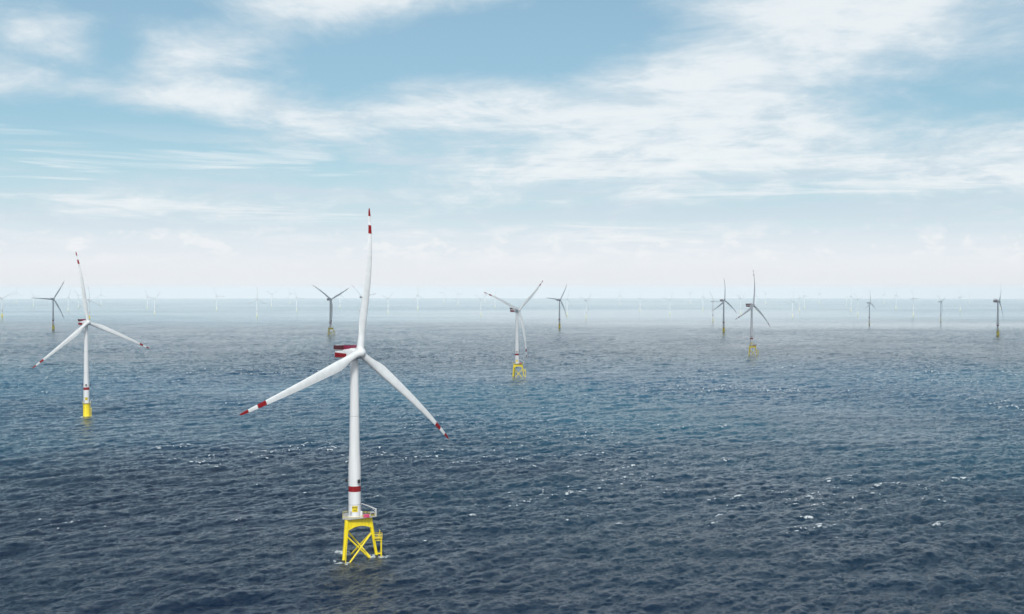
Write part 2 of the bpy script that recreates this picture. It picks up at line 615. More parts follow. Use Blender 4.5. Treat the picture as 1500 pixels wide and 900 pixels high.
def make_jacket(root, ang, detail):
    """three-legged jacket; ang = plan angle of the leg that carries the boat landing"""
    TOPZ, DECK = 18.5, 22.9
    rb, rt = 12.1, 8.9

    def at(k, z):
        t = (z + 0.0) / TOPZ
        r = rb + (rt - rb) * t
        a = rad(ang + 120 * k)
        return Vector((r * math.cos(a), r * math.sin(a), z))
    # transition piece: triangular skirt with arched lower edges, deck girders
    bm = bmesh.new()
    for k in range(3):
        A, B = at(k, DECK - .36), at((k + 1) % 3, DECK - .36)
        A0, B0 = at(k, TOPZ), at((k + 1) % 3, TOPZ)
        nseg = 18
        th = (B - A).cross(Vector((0, 0, 1))).normalized()
        fo, fi = [], []
        for i in range(nseg + 1):
            t = i / nseg
            top = A.lerp(B, t)
            zlow = 16.0 + 2.2 * (1 - abs(2 * t - 1) ** 2.0)
            low = at(k, zlow).lerp(at((k + 1) % 3, zlow), t)
            low.z = zlow
            top = Vector((top.x, top.y, DECK - .36))
            fo.append((bm.verts.new(low + th * 1.0), bm.verts.new(top + th * 1.0)))
            fi.append((bm.verts.new(low + th * .5), bm.verts.new(top + th * .5)))
        for i in range(nseg):
            bm.faces.new((fo[i][0], fo[i + 1][0], fo[i + 1][1], fo[i][1]))
            bm.faces.new((fi[i + 1][0], fi[i][0], fi[i][1], fi[i + 1][1]))
            bm.faces.new((fo[i + 1][0], fo[i][0], fi[i][0], fi[i + 1][0]))
            bm.faces.new((fo[i][1], fo[i + 1][1], fi[i + 1][1], fi[i][1]))
    # central can under the tower
    lathe(bm, [(3.3, 19.0), (3.6, 19.6), (3.6, DECK - .35)], 32)
    tp = finish(bm, 'transition_piece', [M_YELLOW], root, angle=30)
    # legs
    for k in range(3):
        bm = bmesh.new()
        rings = []
        pts = [(-6.0, .80), (-.5, .80), (1.1, .80), (1.12, .82), (6, .84), (12, .88), (13.2, 1.05), (DECK - .33, 1.22)]
        for z, r in pts:
            c = at(k, z)
            rings.append([c + Vector((r * math.cos(2 * math.pi * j / 20), r * math.sin(2 * math.pi * j / 20), 0)) for j in range(20)])
        ring_loft(bm, rings, lambda i: 1 if i < 2 else 0)
        finish(bm, 'leg', [M_YELLOW, M_GROWTH], root)
    # X braces on each face
    for k in range(3):
        k2 = (k + 1) % 3
        for a, b in ((k, k2), (k2, k)):
            bm = bmesh.new()
            p, q = at(a, 14.0), at(b, -5.5)
            tube(bm, p, q, .47, .47, 14)
            finish(bm, 'brace', [M_YELLOW], root)
    # deck
    def corner(a, r):
        return (r * math.cos(rad(a)), r * math.sin(rad(a)))
    pts = [corner(ang - 13, 12.2), corner(ang + 13, 12.2), corner(ang + 108, 9.9), corner(ang + 132, 9.9),
           corner(ang - 132, 9.9), corner(ang - 108, 9.9)]
    bm = bmesh.new()
    for z0, z1 in ((DECK - .32, DECK),):
        lo = [bm.verts.new(p + (z0,)) for p in pts]
        hi = [bm.verts.new(p + (z1,)) for p in pts]
        bm.faces.new(lo[::-1])
        f = bm.faces.new(hi)
        f.material_index = 0
        for i in range(len(pts)):
            f = bm.faces.new((lo[i], lo[(i + 1) % len(pts)], hi[(i + 1) % len(pts)], hi[i]))
            f.material_index = 0
    deck = finish(bm, 'deck', [M_GREY], root, smooth=False)
    bm = bmesh.new()
    inset = [(x * .975, y * .975) for x, y in pts]
    railing(bm, inset, DECK + .004, 1.25, True, .06)
    finish(bm, 'railing', [M_YELLOW], deck, smooth=False)
    R = Matrix.Rotation(rad(ang), 4, 'Z')
    # davit crane at the landing corner
    if detail <= 1:
        bm = bmesh.new()
        c = R @ Vector((11.6, -0.6, 0))
        lathe(bm, [(.5, DECK + .01), (.5, DECK + .3), (.32, DECK + .4), (.3, DECK + 3.4), (.42, DECK + 3.45), (.42, DECK + 3.9)], 14, centre=(c.x, c.y))
        tip = R @ Vector((3.7, -4.2, DECK + 7.6))
        tube(bm, (c.x, c.y, DECK + 3.7), tip, .3, .18, 10)
        tube(bm, Vector((c.x, c.y, DECK + 2.2)), Vector((c.x, c.y, DECK + 3.7)).lerp(tip, .3), .12, .1, 8)
        tube(bm, tip, tip - Vector((0, 0, 1.2)), .05, n=6)
        finish(bm, 'davit_crane', [M_WHITE], root)
        bm = bmesh.new()
        c = R @ Vector((3.6, -5.2, 0))
        lathe(bm, [(.62, DECK + .01), (.62, DECK + 3.3), (.5, DECK + 3.6), (.1, DECK + 3.7)], 16, centre=(c.x, c.y))
        finish(bm, 'cabinet', [M_WHITE], root)
        bm = bmesh.new()
        box(bm, 4.7, 8.0, -5.6, -3.6, DECK + .01, DECK + 1.55, .08, M=R)
        finish(bm, 'storage_box', [M_PINK], root)
        bm = bmesh.new()
        box(bm, 8.6, 10.9, -2.9, -1.1, DECK + .01, DECK + 2.4, .08, M=R)
        box(bm, 8.9, 10.6, -2.95, -2.89, DECK + .5, DECK + 1.9, 0, mat=1, M=R)
        finish(bm, 'control_box', [M_GREY, M_BLACK], root, smooth=False)
    # boat landing: platform, two fenders, ladder
    bm = bmesh.new()
    X = 14.6
    ys = (-1.2, 1.2)
    for y in ys:
        tube(bm, R @ Vector((X, y, -4)), R @ Vector((X, y, 10.2)), .34, n=12)
        for z in (1.8, 9.2):
            lx = rb + (rt - rb) * z / TOPZ
            tube(bm, R @ Vector((lx, y * .4, z)), R @ Vector((X, y, z)), .22, n=8)
    for i in range(14):
        z = .5 + i * .7
        tube(bm, R @ Vector((X - .5, -.42, z)), R @ Vector((X - .5, .42, z)), .06, n=5)
    for y in (-.42, .42):
        tube(bm, R @ Vector((X - .5, y, -2)), R @ Vector((X - .5, y, 12.5)), .09, n=6)
    bl = finish(bm, 'boat_landing', [M_YELLOW], root)
    bm = bmesh.new()
    box(bm, 10.6, X + .5, -1.9, 1.9, 10.4, 10.62, M=R)
    xy = [tuple((R @ Vector(p + (0,)))[:2]) for p in ((10.9, -1.85), (X + .4, -1.85), (X + .4, 1.85), (10.9, 1.85))]
    railing(bm, xy, 10.62, 2.2, False, .09)
    for y in (-1.0, 1.0):
        tube(bm, R @ Vector((X - .9, y, 10.6)), R @ Vector((X - .9, y, 14.6)), .2, n=8)
    tube(bm, R @ Vector((X - .9, -1.0, 14.6)), R @ Vector((X - .9, 1.0, 14.6)), .16, n=8)
    finish(bm, 'landing_platform', [M_YELLOW], bl, smooth=False)
    # riser tubes (cables) down one leg
    for k, s in ((1, 1.4), (2, -1.4)):
        bm = bmesh.new()
        a, b = at(k, -4), at(k, 17)
        d = Vector((-math.sin(rad(ang + 120 * k)), math.cos(rad(ang + 120 * k)), 0)) * s * -1
        tube(bm, a + d, b + d * .8, .2, n=8)
        finish(bm, 'cable_tube', [M_YELLOW], root)
    return DECK


def make_monopile(root, ang, detail):
    DECK = 17.0
    bm = bmesh.new()
    lathe(bm, [(4.1, -8), (4.1, .9), (4.12, .92), (4.12, 1.0), (3.95, 1.3), (3.95, DECK - 1.0), (4.15, DECK - .7), (4.15, DECK - .42)], 44,
          lambda i: 1 if i < 2 else 0)
    finish(bm, 'transition_piece', [M_YELLOW, M_GROWTH], root, angle=30)
    bm = bmesh.new()
    lathe(bm, [(4.2, DECK - .4), (5.1, DECK - .38), (5.1, DECK - .05), (3.0, DECK)], 40)
    deck = finish(bm, 'deck', [M_GREY], root, smooth=False)
    bm = bmesh.new()
    n = 20
    railing(bm, [(5.0 * math.cos(2 * math.pi * i / n), 5.0 * math.sin(2 * math.pi * i / n)) for i in range(n)], DECK - .04, 1.2, True, .055)
    finish(bm, 'railing', [M_YELLOW], deck, smooth=False)
    R = Matrix.Rotation(rad(ang), 4, 'Z')
    bm = bmesh.new()
    X = 5.5
    for y in (-1.0, 1.0):
        tube(bm, R @ Vector((X, y, -3)), R @ Vector((X, y, 11.0)), .24, n=10)
        for z in (2.2, 6.0, 10.2):
            tube(bm, R @ Vector((3.8, y * .8, z)), R @ Vector((X, y, z)), .16, n=8)
    for i in range(22):
        z = .5 + i * .75
        tube(bm, R @ Vector((X - .5, -.4, z)), R @ Vector((X - .5, .4, z)), .05, n=5)
    for y in (-.4, .4):
        tube(bm, R @ Vector((X - .5, y, -2)), R @ Vector((X - .5, y, DECK + 1)), .08, n=6)
    finish(bm, 'boat_landing', [M_YELLOW], root)
    if detail <= 1:
        bm = bmesh.new()
        c = R @ Vector((3.9, 2.2, 0))
        c = Vector((c.x, c.y, 0)) * 1.02
        lathe(bm, [(.3, DECK), (.22, DECK + .2), (.2, DECK + 3.2)], 10, centre=(c.x, c.y))
        tube(bm, (c.x, c.y, DECK + 3.1), R @ Vector((6.2, 4.2, DECK + 4.6)), .16, .1, 8)
        finish(bm, 'davit_crane', [M_WHITE], root)
    return DECK


def make_turbine(kind, detail, R=82.0, ang=7.7, lamps=(), signs=()):
    root = bpy.data.objects.new('wind_turbine', None)
    COL.objects.link(root)
    root.empty_display_size = 5
    if kind == 'jacket':
        z0 = make_jacket(root, ang, detail)
        make_tower(root, z0 + .01, (36.6, 39.7), 42.6, lamps, z0 + 4.4, signs, detail)
    else:
        z0 = make_monopile(root, ang, detail)
        make_tower(root, z0 + .01, (32.4, 35.6), 38.6, lamps, z0 + 5.0, signs, detail)
    heads = make_nacelle(root, detail)
    make_hub(root, R, detail)
    return root


def pose(root, az, yaw):
    for c in root.children:
        if c.name.split('.')[0] in ('nacelle', 'hoist_platform'):
            c.matrix_basis = head_matrix(yaw)
        elif c.name.split('.')[0] == 'hub':
            c.matrix_basis = hub_matrix(yaw, az)


def copy_tree(o, parent=None):
    c = o.copy()
    COL.objects.link(c)
    c.parent = parent
    for ch in list(o.children):
        copy_tree(ch, c)
    return c


def drop(x, y):
    return -(x * x + y * y) / (2 * EARTH)


def place(root, x, y, s, az, yaw, label, group):
    root.location = (x, y, drop(x, y))
    root.scale = (s, s, s)
    pose(root, az, yaw)
    tag(root, label, 'wind turbine', group)


GRP = 'turbines of the offshore wind farm'
NEAR = [  # x, y, scale, azimuth, yaw, kind, plan angle of landing, lantern angles, sign angles, label
    (-86.7, 637.8, 1.0, 10.7, 46, 'jacket', 7.7, (-178, -50, 68), (-80, 40, 160),
     'largest white wind turbine, nearest, standing on a yellow three-legged lattice jacket'),
    (-495.6, 1350.0, .975, -6.0, 46, 'monopile', 0, (-165, -75, 15, 105), (-73, 47, 167),
     'second largest wind turbine, at left, on a solid yellow cylinder base, red banded blade tips'),
    (8.4, 1977.6, 1.01, 52.5, 44, 'jacket', -6, (-180, -90, 0, 90), (-90, 30),
     'wind turbine right of the largest, blades in a Y, on a yellow lattice jacket'),
    (545.0, 2637.9, 1.01, 9.0, 46, 'jacket', -14, (-190, -100, -10, 80), (-100, 20),
     'large dark-looking turbine right of centre on a yellow lattice jacket, one blade straight up'),
]
MID = [
    (-606.0, 3871.3, 1.05, 64.5, 46, 'jacket', 'turbine with two raised blades on a pale yellow lattice jacket, left of the largest turbine'),
    (753.3, 4129.4, 1.0, 5.3, 43, 'monopile', 'turbine on a yellow cylinder just left of the large dark turbine, one blade straight up'),
    (-1749.7, 4424.7, 1.03, 34, 46, 'monopile', 'turbine on a yellow cylinder left of the second largest, one blade level'),
    (187.4, 4580.0, .99, 37, 46, 'monopile', 'turbine on a yellow cylinder right of the Y-shaped one, one blade pointing up and right'),
    (1596.0, 3811.8, 1.0, 37, 56, 'monopile', 'turbine on a yellow cylinder near the right edge, seen almost from the side'),
    (-2953.0, 6720, .93, 62, 46, 'monopile', 'turbine cut by the left edge, one blade reaching up and right'),
    (-2261.0, 6208, .88, -2, 46, 'monopile', 'small turbine half hidden behind the upright blade of the second largest turbine'),
    (-747.0, 5770, 1.03, -42, 40, 'jacket', 'turbine hidden behind the upright blade of the largest one, only a level blade showing'),
]
FAR = [
    (-6622, 15506, 1.22, 0, 'faintest tiny turbine between the left-edge turbine and the white one beside it'),
    (-5022, 12178, 0.92, 95, 'short bright white turbine just under the level blade at far left'),
    (-3361, 8789, 0.90, 20, 'small white turbine between the far left cylinder turbine and the second largest one'),
    (-4120, 11028, 0.98, 80, 'faint turbine just left of the second largest turbine near its upright blade'),
    (-4553, 12856, 1.01, 0, 'faint thin turbine just right of the second largest turbine near the horizon'),
    (-3169, 10087, 0.90, 100, 'white turbine, left one of the close pair right of the second largest turbine'),
    (-2363, 7672, 0.86, 45, 'grey turbine, right one of the close pair right of the second largest turbine'),
    (-2321, 9123, 0.98, 95, 'lone bright white turbine midway between the left pair and centre-left Y turbine'),
    (-1477, 6720, 0.93, 2, 'small grey turbine, one blade up, pale yellow foot, left of centre-left Y turbine'),
    (-2396, 11572, 1.06, 60, 'faint white turbine just right of the grey one with the upright blade'),
    (-2864, 14982, 1.13, 100, 'barely visible turbine on the horizon between grey upright-bladed one and centre-left Y turbine'),
    (-1602, 8631, 0.90, -20, 'small white turbine immediately left of the centre-left Y-shaped turbine'),
    (-1562, 10535, 1.05, 10, 'faint white turbine immediately right of the centre-left Y-shaped turbine'),
    (-846, 7923, 0.87, 50, 'first small white turbine right of the upright blade of the largest turbine'),
    (-755, 9300, 1.02, 0, 'second small white turbine right of the upright blade of the largest turbine'),
    (-946, 16074, 1.22, 30, 'very faint turbine on the horizon, third right of the largest turbine'),
    (-615, 13227, 1.00, 80, 'faint low turbine on the horizon, fourth right of the largest turbine'),
    (-190, 7112, 0.85, 60, 'small white turbine just under the left blade tip of the middle Y-shaped jacket turbine'),
    (-356, 15506, 1.05, 15, 'very faint turbine beside the left blade tip of the middle Y-shaped jacket turbine'),
    (-158, 10775, 0.93, 15, 'faint turbine under the left blade of the middle Y-shaped jacket turbine'),
    (342, 7217, 0.89, 25, 'pale turbine close behind the right of the yellow-footed cylinder turbine right of centre'),
    (407, 6370, 0.85, 50, 'small white turbine standing alone right of the centre-right cylinder turbine'),
    (1195, 12856, 0.94, 0, 'faint thin turbine over the brightest patch of sea, left of its two neighbours'),
    (969, 8789, 0.85, 0, 'white turbine with one blade up over the brightest patch of sea'),
    (996, 7326, 0.84, 40, 'pale turbine with a dark nacelle over the right end of the brightest sea patch'),
    (2381, 15506, 1.13, 70, 'barely visible turbine on the horizon right of the brightest sea patch'),
    (1500, 9123, 0.93, 0, 'white turbine with an upright blade, leftmost of the group before the two dark turbines'),
    (988, 5704, 0.85, 90, 'white turbine with a level blade touching the darker cylinder turbine beside it'),
    (1536, 7796, 0.88, 55, 'white turbine between the two dark turbines right of centre'),
    (2857, 14496, 0.98, 0, 'barely visible turbine just beyond the white one between the two dark turbines'),
    (2027, 9676, 1.01, 0, 'faint turbine directly right of the large dark turbine tower'),
    (3164, 14496, 1.06, 70, 'barely visible turbine above the right blade of the large dark turbine'),
    (1580, 6540, 0.82, 15, 'first turbine of the white cluster right of the large dark turbine, with a bright foot'),
    (2179, 8789, 0.85, 90, 'brightest of the three in the white cluster right of the large dark turbine'),
    (2653, 10535, 0.94, 95, 'faintest and rightmost of the white cluster right of the large dark turbine'),
    (4105, 15506, 1.13, 15, 'barely visible turbine on the horizon just right of the white cluster'),
    (3421, 11867, 0.84, 0, 'thin faint turbine just left of the bright white one right of the big water gap'),
    (2567, 8789, 0.96, 0, 'bright white turbine with upright blade left of the dark upright little turbine'),
    (2151, 7217, 0.85, 70, 'white turbine with raised right blade beside the dark upright little turbine'),
    (1591, 5165, 0.84, 5, 'small dark grey turbine with upright blade and pale foot, right of the bright white pair'),
    (4648, 14496, 1.06, 10, 'barely visible turbine on the horizon right of the small dark grey one'),
    (3268, 9877, 1.01, 0, 'thin white turbine with upright blade, first right of the small dark grey one'),
    (2460, 7112, 0.91, 90, 'white turbine with raised blades, second right of the small dark grey one'),
    (2132, 5770, 0.84, 65, 'small grey turbine with a yellowish foot, third right of the small dark grey one'),
    (3394, 8789, 0.90, 80, 'white turbine with level blades, last before the right-edge cylinder turbine'),
    (5713, 14496, 0.83, 80, 'barely visible turbine on the horizon between the last white one and the right-edge turbine'),
    (4070, 9676, 0.86, 30, 'pale turbine mostly hidden behind the tower of the right-edge cylinder turbine'),
]
for i, (x, y, s, a, yw, kind, ang, lamps, signs, lab) in enumerate(NEAR):
    place(make_turbine(kind, 0 if i < 2 else 1, 85.5 if i == 1 else 82.0, ang, lamps, signs), x, y, s, a, yw, lab, GRP)
proto = {'jacket': None, 'monopile': None}
for x, y, s, a, yw, kind, lab in MID:
    if proto[kind] is None:
        proto[kind] = make_turbine(kind, 2, 82.0, -5, (-180, -90, 0, 90), (-90,))
        r = proto[kind]
    else:
        r = copy_tree(proto[kind])
    place(r, x, y, s, a, yw, lab, GRP)


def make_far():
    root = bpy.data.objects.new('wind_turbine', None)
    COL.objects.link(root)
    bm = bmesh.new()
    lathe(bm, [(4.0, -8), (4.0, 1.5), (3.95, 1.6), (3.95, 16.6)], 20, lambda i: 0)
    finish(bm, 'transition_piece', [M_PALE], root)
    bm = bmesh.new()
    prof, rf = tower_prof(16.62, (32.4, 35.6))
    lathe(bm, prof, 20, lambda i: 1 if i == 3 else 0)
    finish(bm, 'tower', [M_WHITE_LIT, M_RED], root)
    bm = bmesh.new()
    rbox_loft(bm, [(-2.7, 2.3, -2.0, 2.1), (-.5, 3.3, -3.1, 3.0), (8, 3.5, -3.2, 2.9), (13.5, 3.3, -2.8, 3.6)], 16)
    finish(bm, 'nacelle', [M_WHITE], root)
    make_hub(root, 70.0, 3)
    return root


far_proto = make_far()
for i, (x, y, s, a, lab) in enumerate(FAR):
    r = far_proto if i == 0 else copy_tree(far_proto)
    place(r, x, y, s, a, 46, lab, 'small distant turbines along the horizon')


# ------------------------------------------------------------------ sea
def ocean_tile(N, L, seed, wind_dir, U=9.5, lmin=1.2, lpeak=34.0, spread=6.0):
    rng = np.random.default_rng(seed)
    k1 = np.fft.fftfreq(N, d=L / N) * 2 * np.pi
    kx, ky = np.meshgrid(k1, k1, indexing='xy')
    k = np.hypot(kx, ky)
    k[0, 0] = 1
    kp = 2 * np.pi / lpeak
    S = np.exp(-1.25 * (kp / k) ** 2) / k ** 4
    S *= 1 + 2.0 * np.exp(-((np.sqrt(k / kp) - 1) ** 2) / 0.03)
    ang = np.arctan2(ky, kx) - wind_dir
    c = np.cos(ang)
    D = np.where(c > 0, np.abs(c) ** (spread / (1 + .25 * (k / kp))), 0.0) + 0.06
    S *= D
    S *= np.exp(-(k * lmin / (2 * np.pi)) ** 2)
    S[0, 0] = 0
    A = np.sqrt(S) * (rng.normal(size=(N, N)) + 1j * rng.normal(size=(N, N)))
    h = np.fft.ifft2(A)
    sc = 1.0 / h.real.std()
    h = h.real * sc
    dx_ = np.fft.ifft2(-1j * kx / k * A).real * sc
    dy_ = np.fft.ifft2(-1j * ky / k * A).real * sc
    jxx = np.fft.ifft2(kx * kx / k * A).real * sc
    jyy = np.fft.ifft2(ky * ky / k * A).real * sc
    jxy = np.fft.ifft2(kx * ky / k * A).real * sc
    return np.stack([h, dx_, dy_, jxx, jyy, jxy], -1).astype(np.float32), L


def sample(tile, X, Y, rot):
    T, L = tile
    N = T.shape[0]
    c, s = math.cos(rot), math.sin(rot)
    u = ((X * c + Y * s) / L * N) % N
    v = ((-X * s + Y * c) / L * N) % N
    i = np.floor(u).astype(int)
    j = np.floor(v).astype(int)
    fu = (u - i)[..., None].astype(np.float32)
    fv = (v - j)[..., None].astype(np.float32)
    i %= N
    j %= N
    i2 = (i + 1) % N
    j2 = (j + 1) % N
    q = (T[j, i] * (1 - fu) + T[j, i2] * fu) * (1 - fv) + (T[j2, i] * (1 - fu) + T[j2, i2] * fu) * fv
    # rotate displacement back
    ddx = q[..., 1] * c - q[..., 2] * s
    ddy = q[..., 1] * s + q[..., 2] * c
    return q[..., 0], ddx, ddy, q[..., 3], q[..., 4], q[..., 5]


def vnoise(X, Y, scale, seed):
    rng = np.random.default_rng(seed)
    G = rng.random((256, 256)).astype(np.float32)
    out_ = np.zeros(X.shape, np.float32)
    amp, tot = 1.0, 0.0
    for o in range(4):
        u, v = X / scale * 2 ** o + 17 * o, Y / scale * 2 ** o + 31 * o
        i, j = np.floor(u).astype(int), np.floor(v).astype(int)
        fu, fv = u - i, v - j
        fu, fv = fu * fu * (3 - 2 * fu), fv * fv * (3 - 2 * fv)
        i, j, i2, j2 = i % 256, j % 256, (i + 1) % 256, (j + 1) % 256
        out_ += amp * ((G[j, i] * (1 - fu) + G[j, i2] * fu) * (1 - fv) + (G[j2, i] * (1 - fu) + G[j2, i2] * fu) * fv)
        tot += amp
        amp *= .5
    return out_ / tot


def sstep(x, a, b):
    t = np.clip((x - a) / (b - a), 0, 1)
    return t * t * (3 - 2 * t)


HS_AMP = 0.56       # rms height of the wind sea, metres
CHOP = 1.35
WIND = math.atan2(math.cos(rad(YAW)), -math.sin(rad(YAW)))     # waves travel downwind: away and to the left
LEGS = []
for rr in (NEAR[0], NEAR[2], NEAR[3]):
    for k in range(3):
        a = rad(rr[6] + 120 * k)
        LEGS.append((rr[0] + 12.1 * math.cos(a), rr[1] + 12.1 * math.sin(a), 1.0))
LEGS.append((NEAR[1][0], NEAR[1][1], 4.1))
LEGS.append((NEAR[0][0] + 14.6, NEAR[0][1] + 2.0, .6))


def build_sea():
    NR, NA = 1500, 1650
    r_near, r_far = 380.0, 46000.0
    q = np.linspace(1 / r_near, 1 / r_far, NR)
    # denser rows far out so the horizon stays smooth
    r = 1 / q
    a = np.radians(np.linspace(-37, 37, NA))
    Rr, Aa = np.meshgrid(r, a, indexing='ij')
    X0 = (Rr * np.sin(Aa)).astype(np.float64)
    Y0 = (Rr * np.cos(Aa)).astype(np.float64)
    t1 = ocean_tile(1024, 613.0, 3, WIND, lpeak=40.0)
    t3 = ocean_tile(512, 1310.0, 19, WIND - rad(38), lpeak=75.0, lmin=8.0, spread=10)
    t2 = ocean_tile(1024, 431.0, 8, WIND + rad(25), lpeak=11.0, lmin=.7)
    h1 = sample(t1, X0, Y0, 0.0)
    h2 = sample(t2, X0 + 91, Y0 - 57, rad(-7))
    h3 = sample(t3, X0, Y0, rad(4))
    gust = vnoise(X0, Y0, 420.0, 5)
    patch = .25 + 1.5 * gust
    a1, a2 = HS_AMP * patch, HS_AMP * .50 * patch
    H = a1 * h1[0] + a2 * h2[0] + .26 * h3[0]
    DX = CHOP * (a1 * h1[1] + a2 * h2[1] + .26 * h3[1])
    DY = CHOP * (a1 * h1[2] + a2 * h2[2] + .26 * h3[2])
    JX = 1 - CHOP * (a1 * h1[3] + a2 * h2[3])
    JY = 1 - CHOP * (a1 * h1[4] + a2 * h2[4])
    JXY = CHOP * (a1 * h1[5] + a2 * h2[5])
    J = JX * JY - JXY * JXY
    # far out the rows are wider than the waves: let the geometry calm down, bump takes over
    dr = np.abs(np.gradient(r))[:, None]
    fade = 1 / (1 + (dr / 55.0) ** 2)
    X = X0 + DX * fade
    Y = Y0 + DY * fade
    Z = H * fade - (X0 ** 2 + Y0 ** 2) / (2 * EARTH)
    thr = vnoise(X0, Y0, 90.0, 11)
    fold = -(1 - CHOP * a1 * h1[3]) * (1 - CHOP * a1 * h1[4]) - .25 * J + (thr - .5) * 1.1
    near = (r > 500) & (r < 1500)
    c0 = float(np.quantile(fold[near], .9982))
    c1 = float(np.quantile(fold[near], .9997))
    foam = sstep(fold, c0, c1)
    # whitecaps: single breaking crests with a torn trail on their upwind side
    rng = np.random.default_rng(77)
    sgn = h1[0] + .5 * h2[0] + -.6 * (gust - .5)
    cand = np.argwhere((sgn > 2.0) & (Rr < 3200) & (np.abs(Aa) < rad(27)))
    rng.shuffle(cand)
    got = []
    wx, wy = math.cos(WIND), math.sin(WIND)
    for ci, cj in cand:
        x, y = X0[ci, cj], Y0[ci, cj]
        if any((x - gx) ** 2 + (y - gy) ** 2 < (14 + .016 * Rr[ci, cj]) ** 2 for gx, gy in got):
            continue
        if rng.random() > .5:
            continue
        got.append((x, y))
        if len(got) > 330:
            break
        L = rng.uniform(2.2, 8.0) * (1.5 if rng.random() < .12 else 1)
        w = rng.uniform(.55, 1.05)
        if rng.random() < .62:
            L, w = rng.uniform(.8, 2.2), rng.uniform(.4, .7)
        i0, i1 = np.searchsorted(-r, [-(Rr[ci, cj] + 22), -(Rr[ci, cj] - 22)])
        dj = int(22 / Rr[ci, cj] / (a[1] - a[0])) + 1
        sl = (slice(i0, i1 + 1), slice(max(0, cj - dj), cj + dj))
        ex, ey = X0[sl] - x, Y0[sl] - y
        v = ex * wx + ey * wy
        u = -ex * wy + ey * wx
        v = v + .06 * u * u / max(L, 1) + (vnoise(X0[sl], Y0[sl], 3.0, 5) - .5) * 2.5
        crest = np.exp(-(u / L) ** 2) * np.exp(-(v / w) ** 2)
        trail = np.exp(-(u / (L * .8)) ** 2) * np.where(v < 0, np.exp(v / 5.0), 0) * .40
        tex = 1.5 * sstep(vnoise(u * .5 + x, v * 1.3 + y, 1.5, 9), .36, .66)
        foam[sl] = np.maximum(foam[sl], np.clip((crest + trail) * tex * rng.uniform(.6, 1.3), 0, 1))
    # wash round the legs
    WN = .25 + 1.5 * sstep(vnoise(X0, Y0, 1.9, 21), .42, .68)
    for lx, ly, lr in LEGS:
        d = np.hypot(X0 - lx, Y0 - ly)
        # wake drifts downwind
        wx, wy = math.cos(WIND), math.sin(WIND)
        al = (X0 - lx) * wx + (Y0 - ly) * wy
        ac = -(X0 - lx) * wy + (Y0 - ly) * wx
        ringf = np.exp(-((d - lr - .9) / 2.4) ** 2) * 1.1
        wake = np.where(al > 0, np.exp(-(ac / (1.6 + lr)) ** 2) * np.exp(-al / 11.0), 0) * .55
        foam = np.maximum(foam, (ringf + wake) * WN)
    foam = np.clip(foam, 0, 1)

    # remaining disc, coarse
    rc = np.concatenate([[0.5], np.geomspace(20, 385, 8)])
    nv = NR * NA
    verts = [np.stack([X, Y, Z], -1).reshape(-1, 3)]
    idx = np.arange(nv).reshape(NR, NA)
    f1 = np.stack([idx[:-1, :-1], idx[1:, :-1], idx[1:, 1:], idx[:-1, 1:]], -1).reshape(-1, 4)
    faces = [f1]
    base = nv

    def coarse(rs, an, base):
        R2, A2 = np.meshgrid(rs, an, indexing='ij')
        x, y = R2 * np.sin(A2), R2 * np.cos(A2)
        z = -(x * x + y * y) / (2 * EARTH) - 1.2
        id2 = base + np.arange(x.size).reshape(x.shape)
        f = np.stack([id2[:-1, :-1], id2[1:, :-1], id2[1:, 1:], id2[:-1, 1:]], -1).reshape(-1, 4)
        return np.stack([x, y, z], -1).reshape(-1, 3), f
    v2, f2 = coarse(rc, np.radians(np.linspace(0, 360, 241)), base)
    verts.append(v2)
    faces.append(f2)
    base += len(v2)
    v3, f3 = coarse(np.geomspace(383, 46000, 60), np.radians(np.linspace(36.95, 360 - 36.95, 200)), base)
    verts.append(v3)
    faces.append(f3)
    V = np.concatenate(verts).astype(np.float32)
    F = np.concatenate(faces).astype(np.int32)
    me = bpy.data.meshes.new('sea')
    me.vertices.add(len(V))
    me.vertices.foreach_set('co', V.ravel())
    me.loops.add(F.size)
    me.loops.foreach_set('vertex_index', F.ravel())
    me.polygons.add(len(F))
    me.polygons.foreach_set('loop_start', np.arange(0, F.size, 4, dtype=np.int32))
    me.polygons.foreach_set('use_smooth', np.ones(len(F), dtype=bool))
    me.update(calc_edges=True)
    at = me.attributes.new('foam', 'FLOAT', 'POINT')
    fo = np.zeros(len(V), np.float32)
    fo[:nv] = foam.ravel()
    at.data.foreach_set('value', fo)
    if me.polygons[0].normal.z < 0:
        me.flip_normals()
    return me


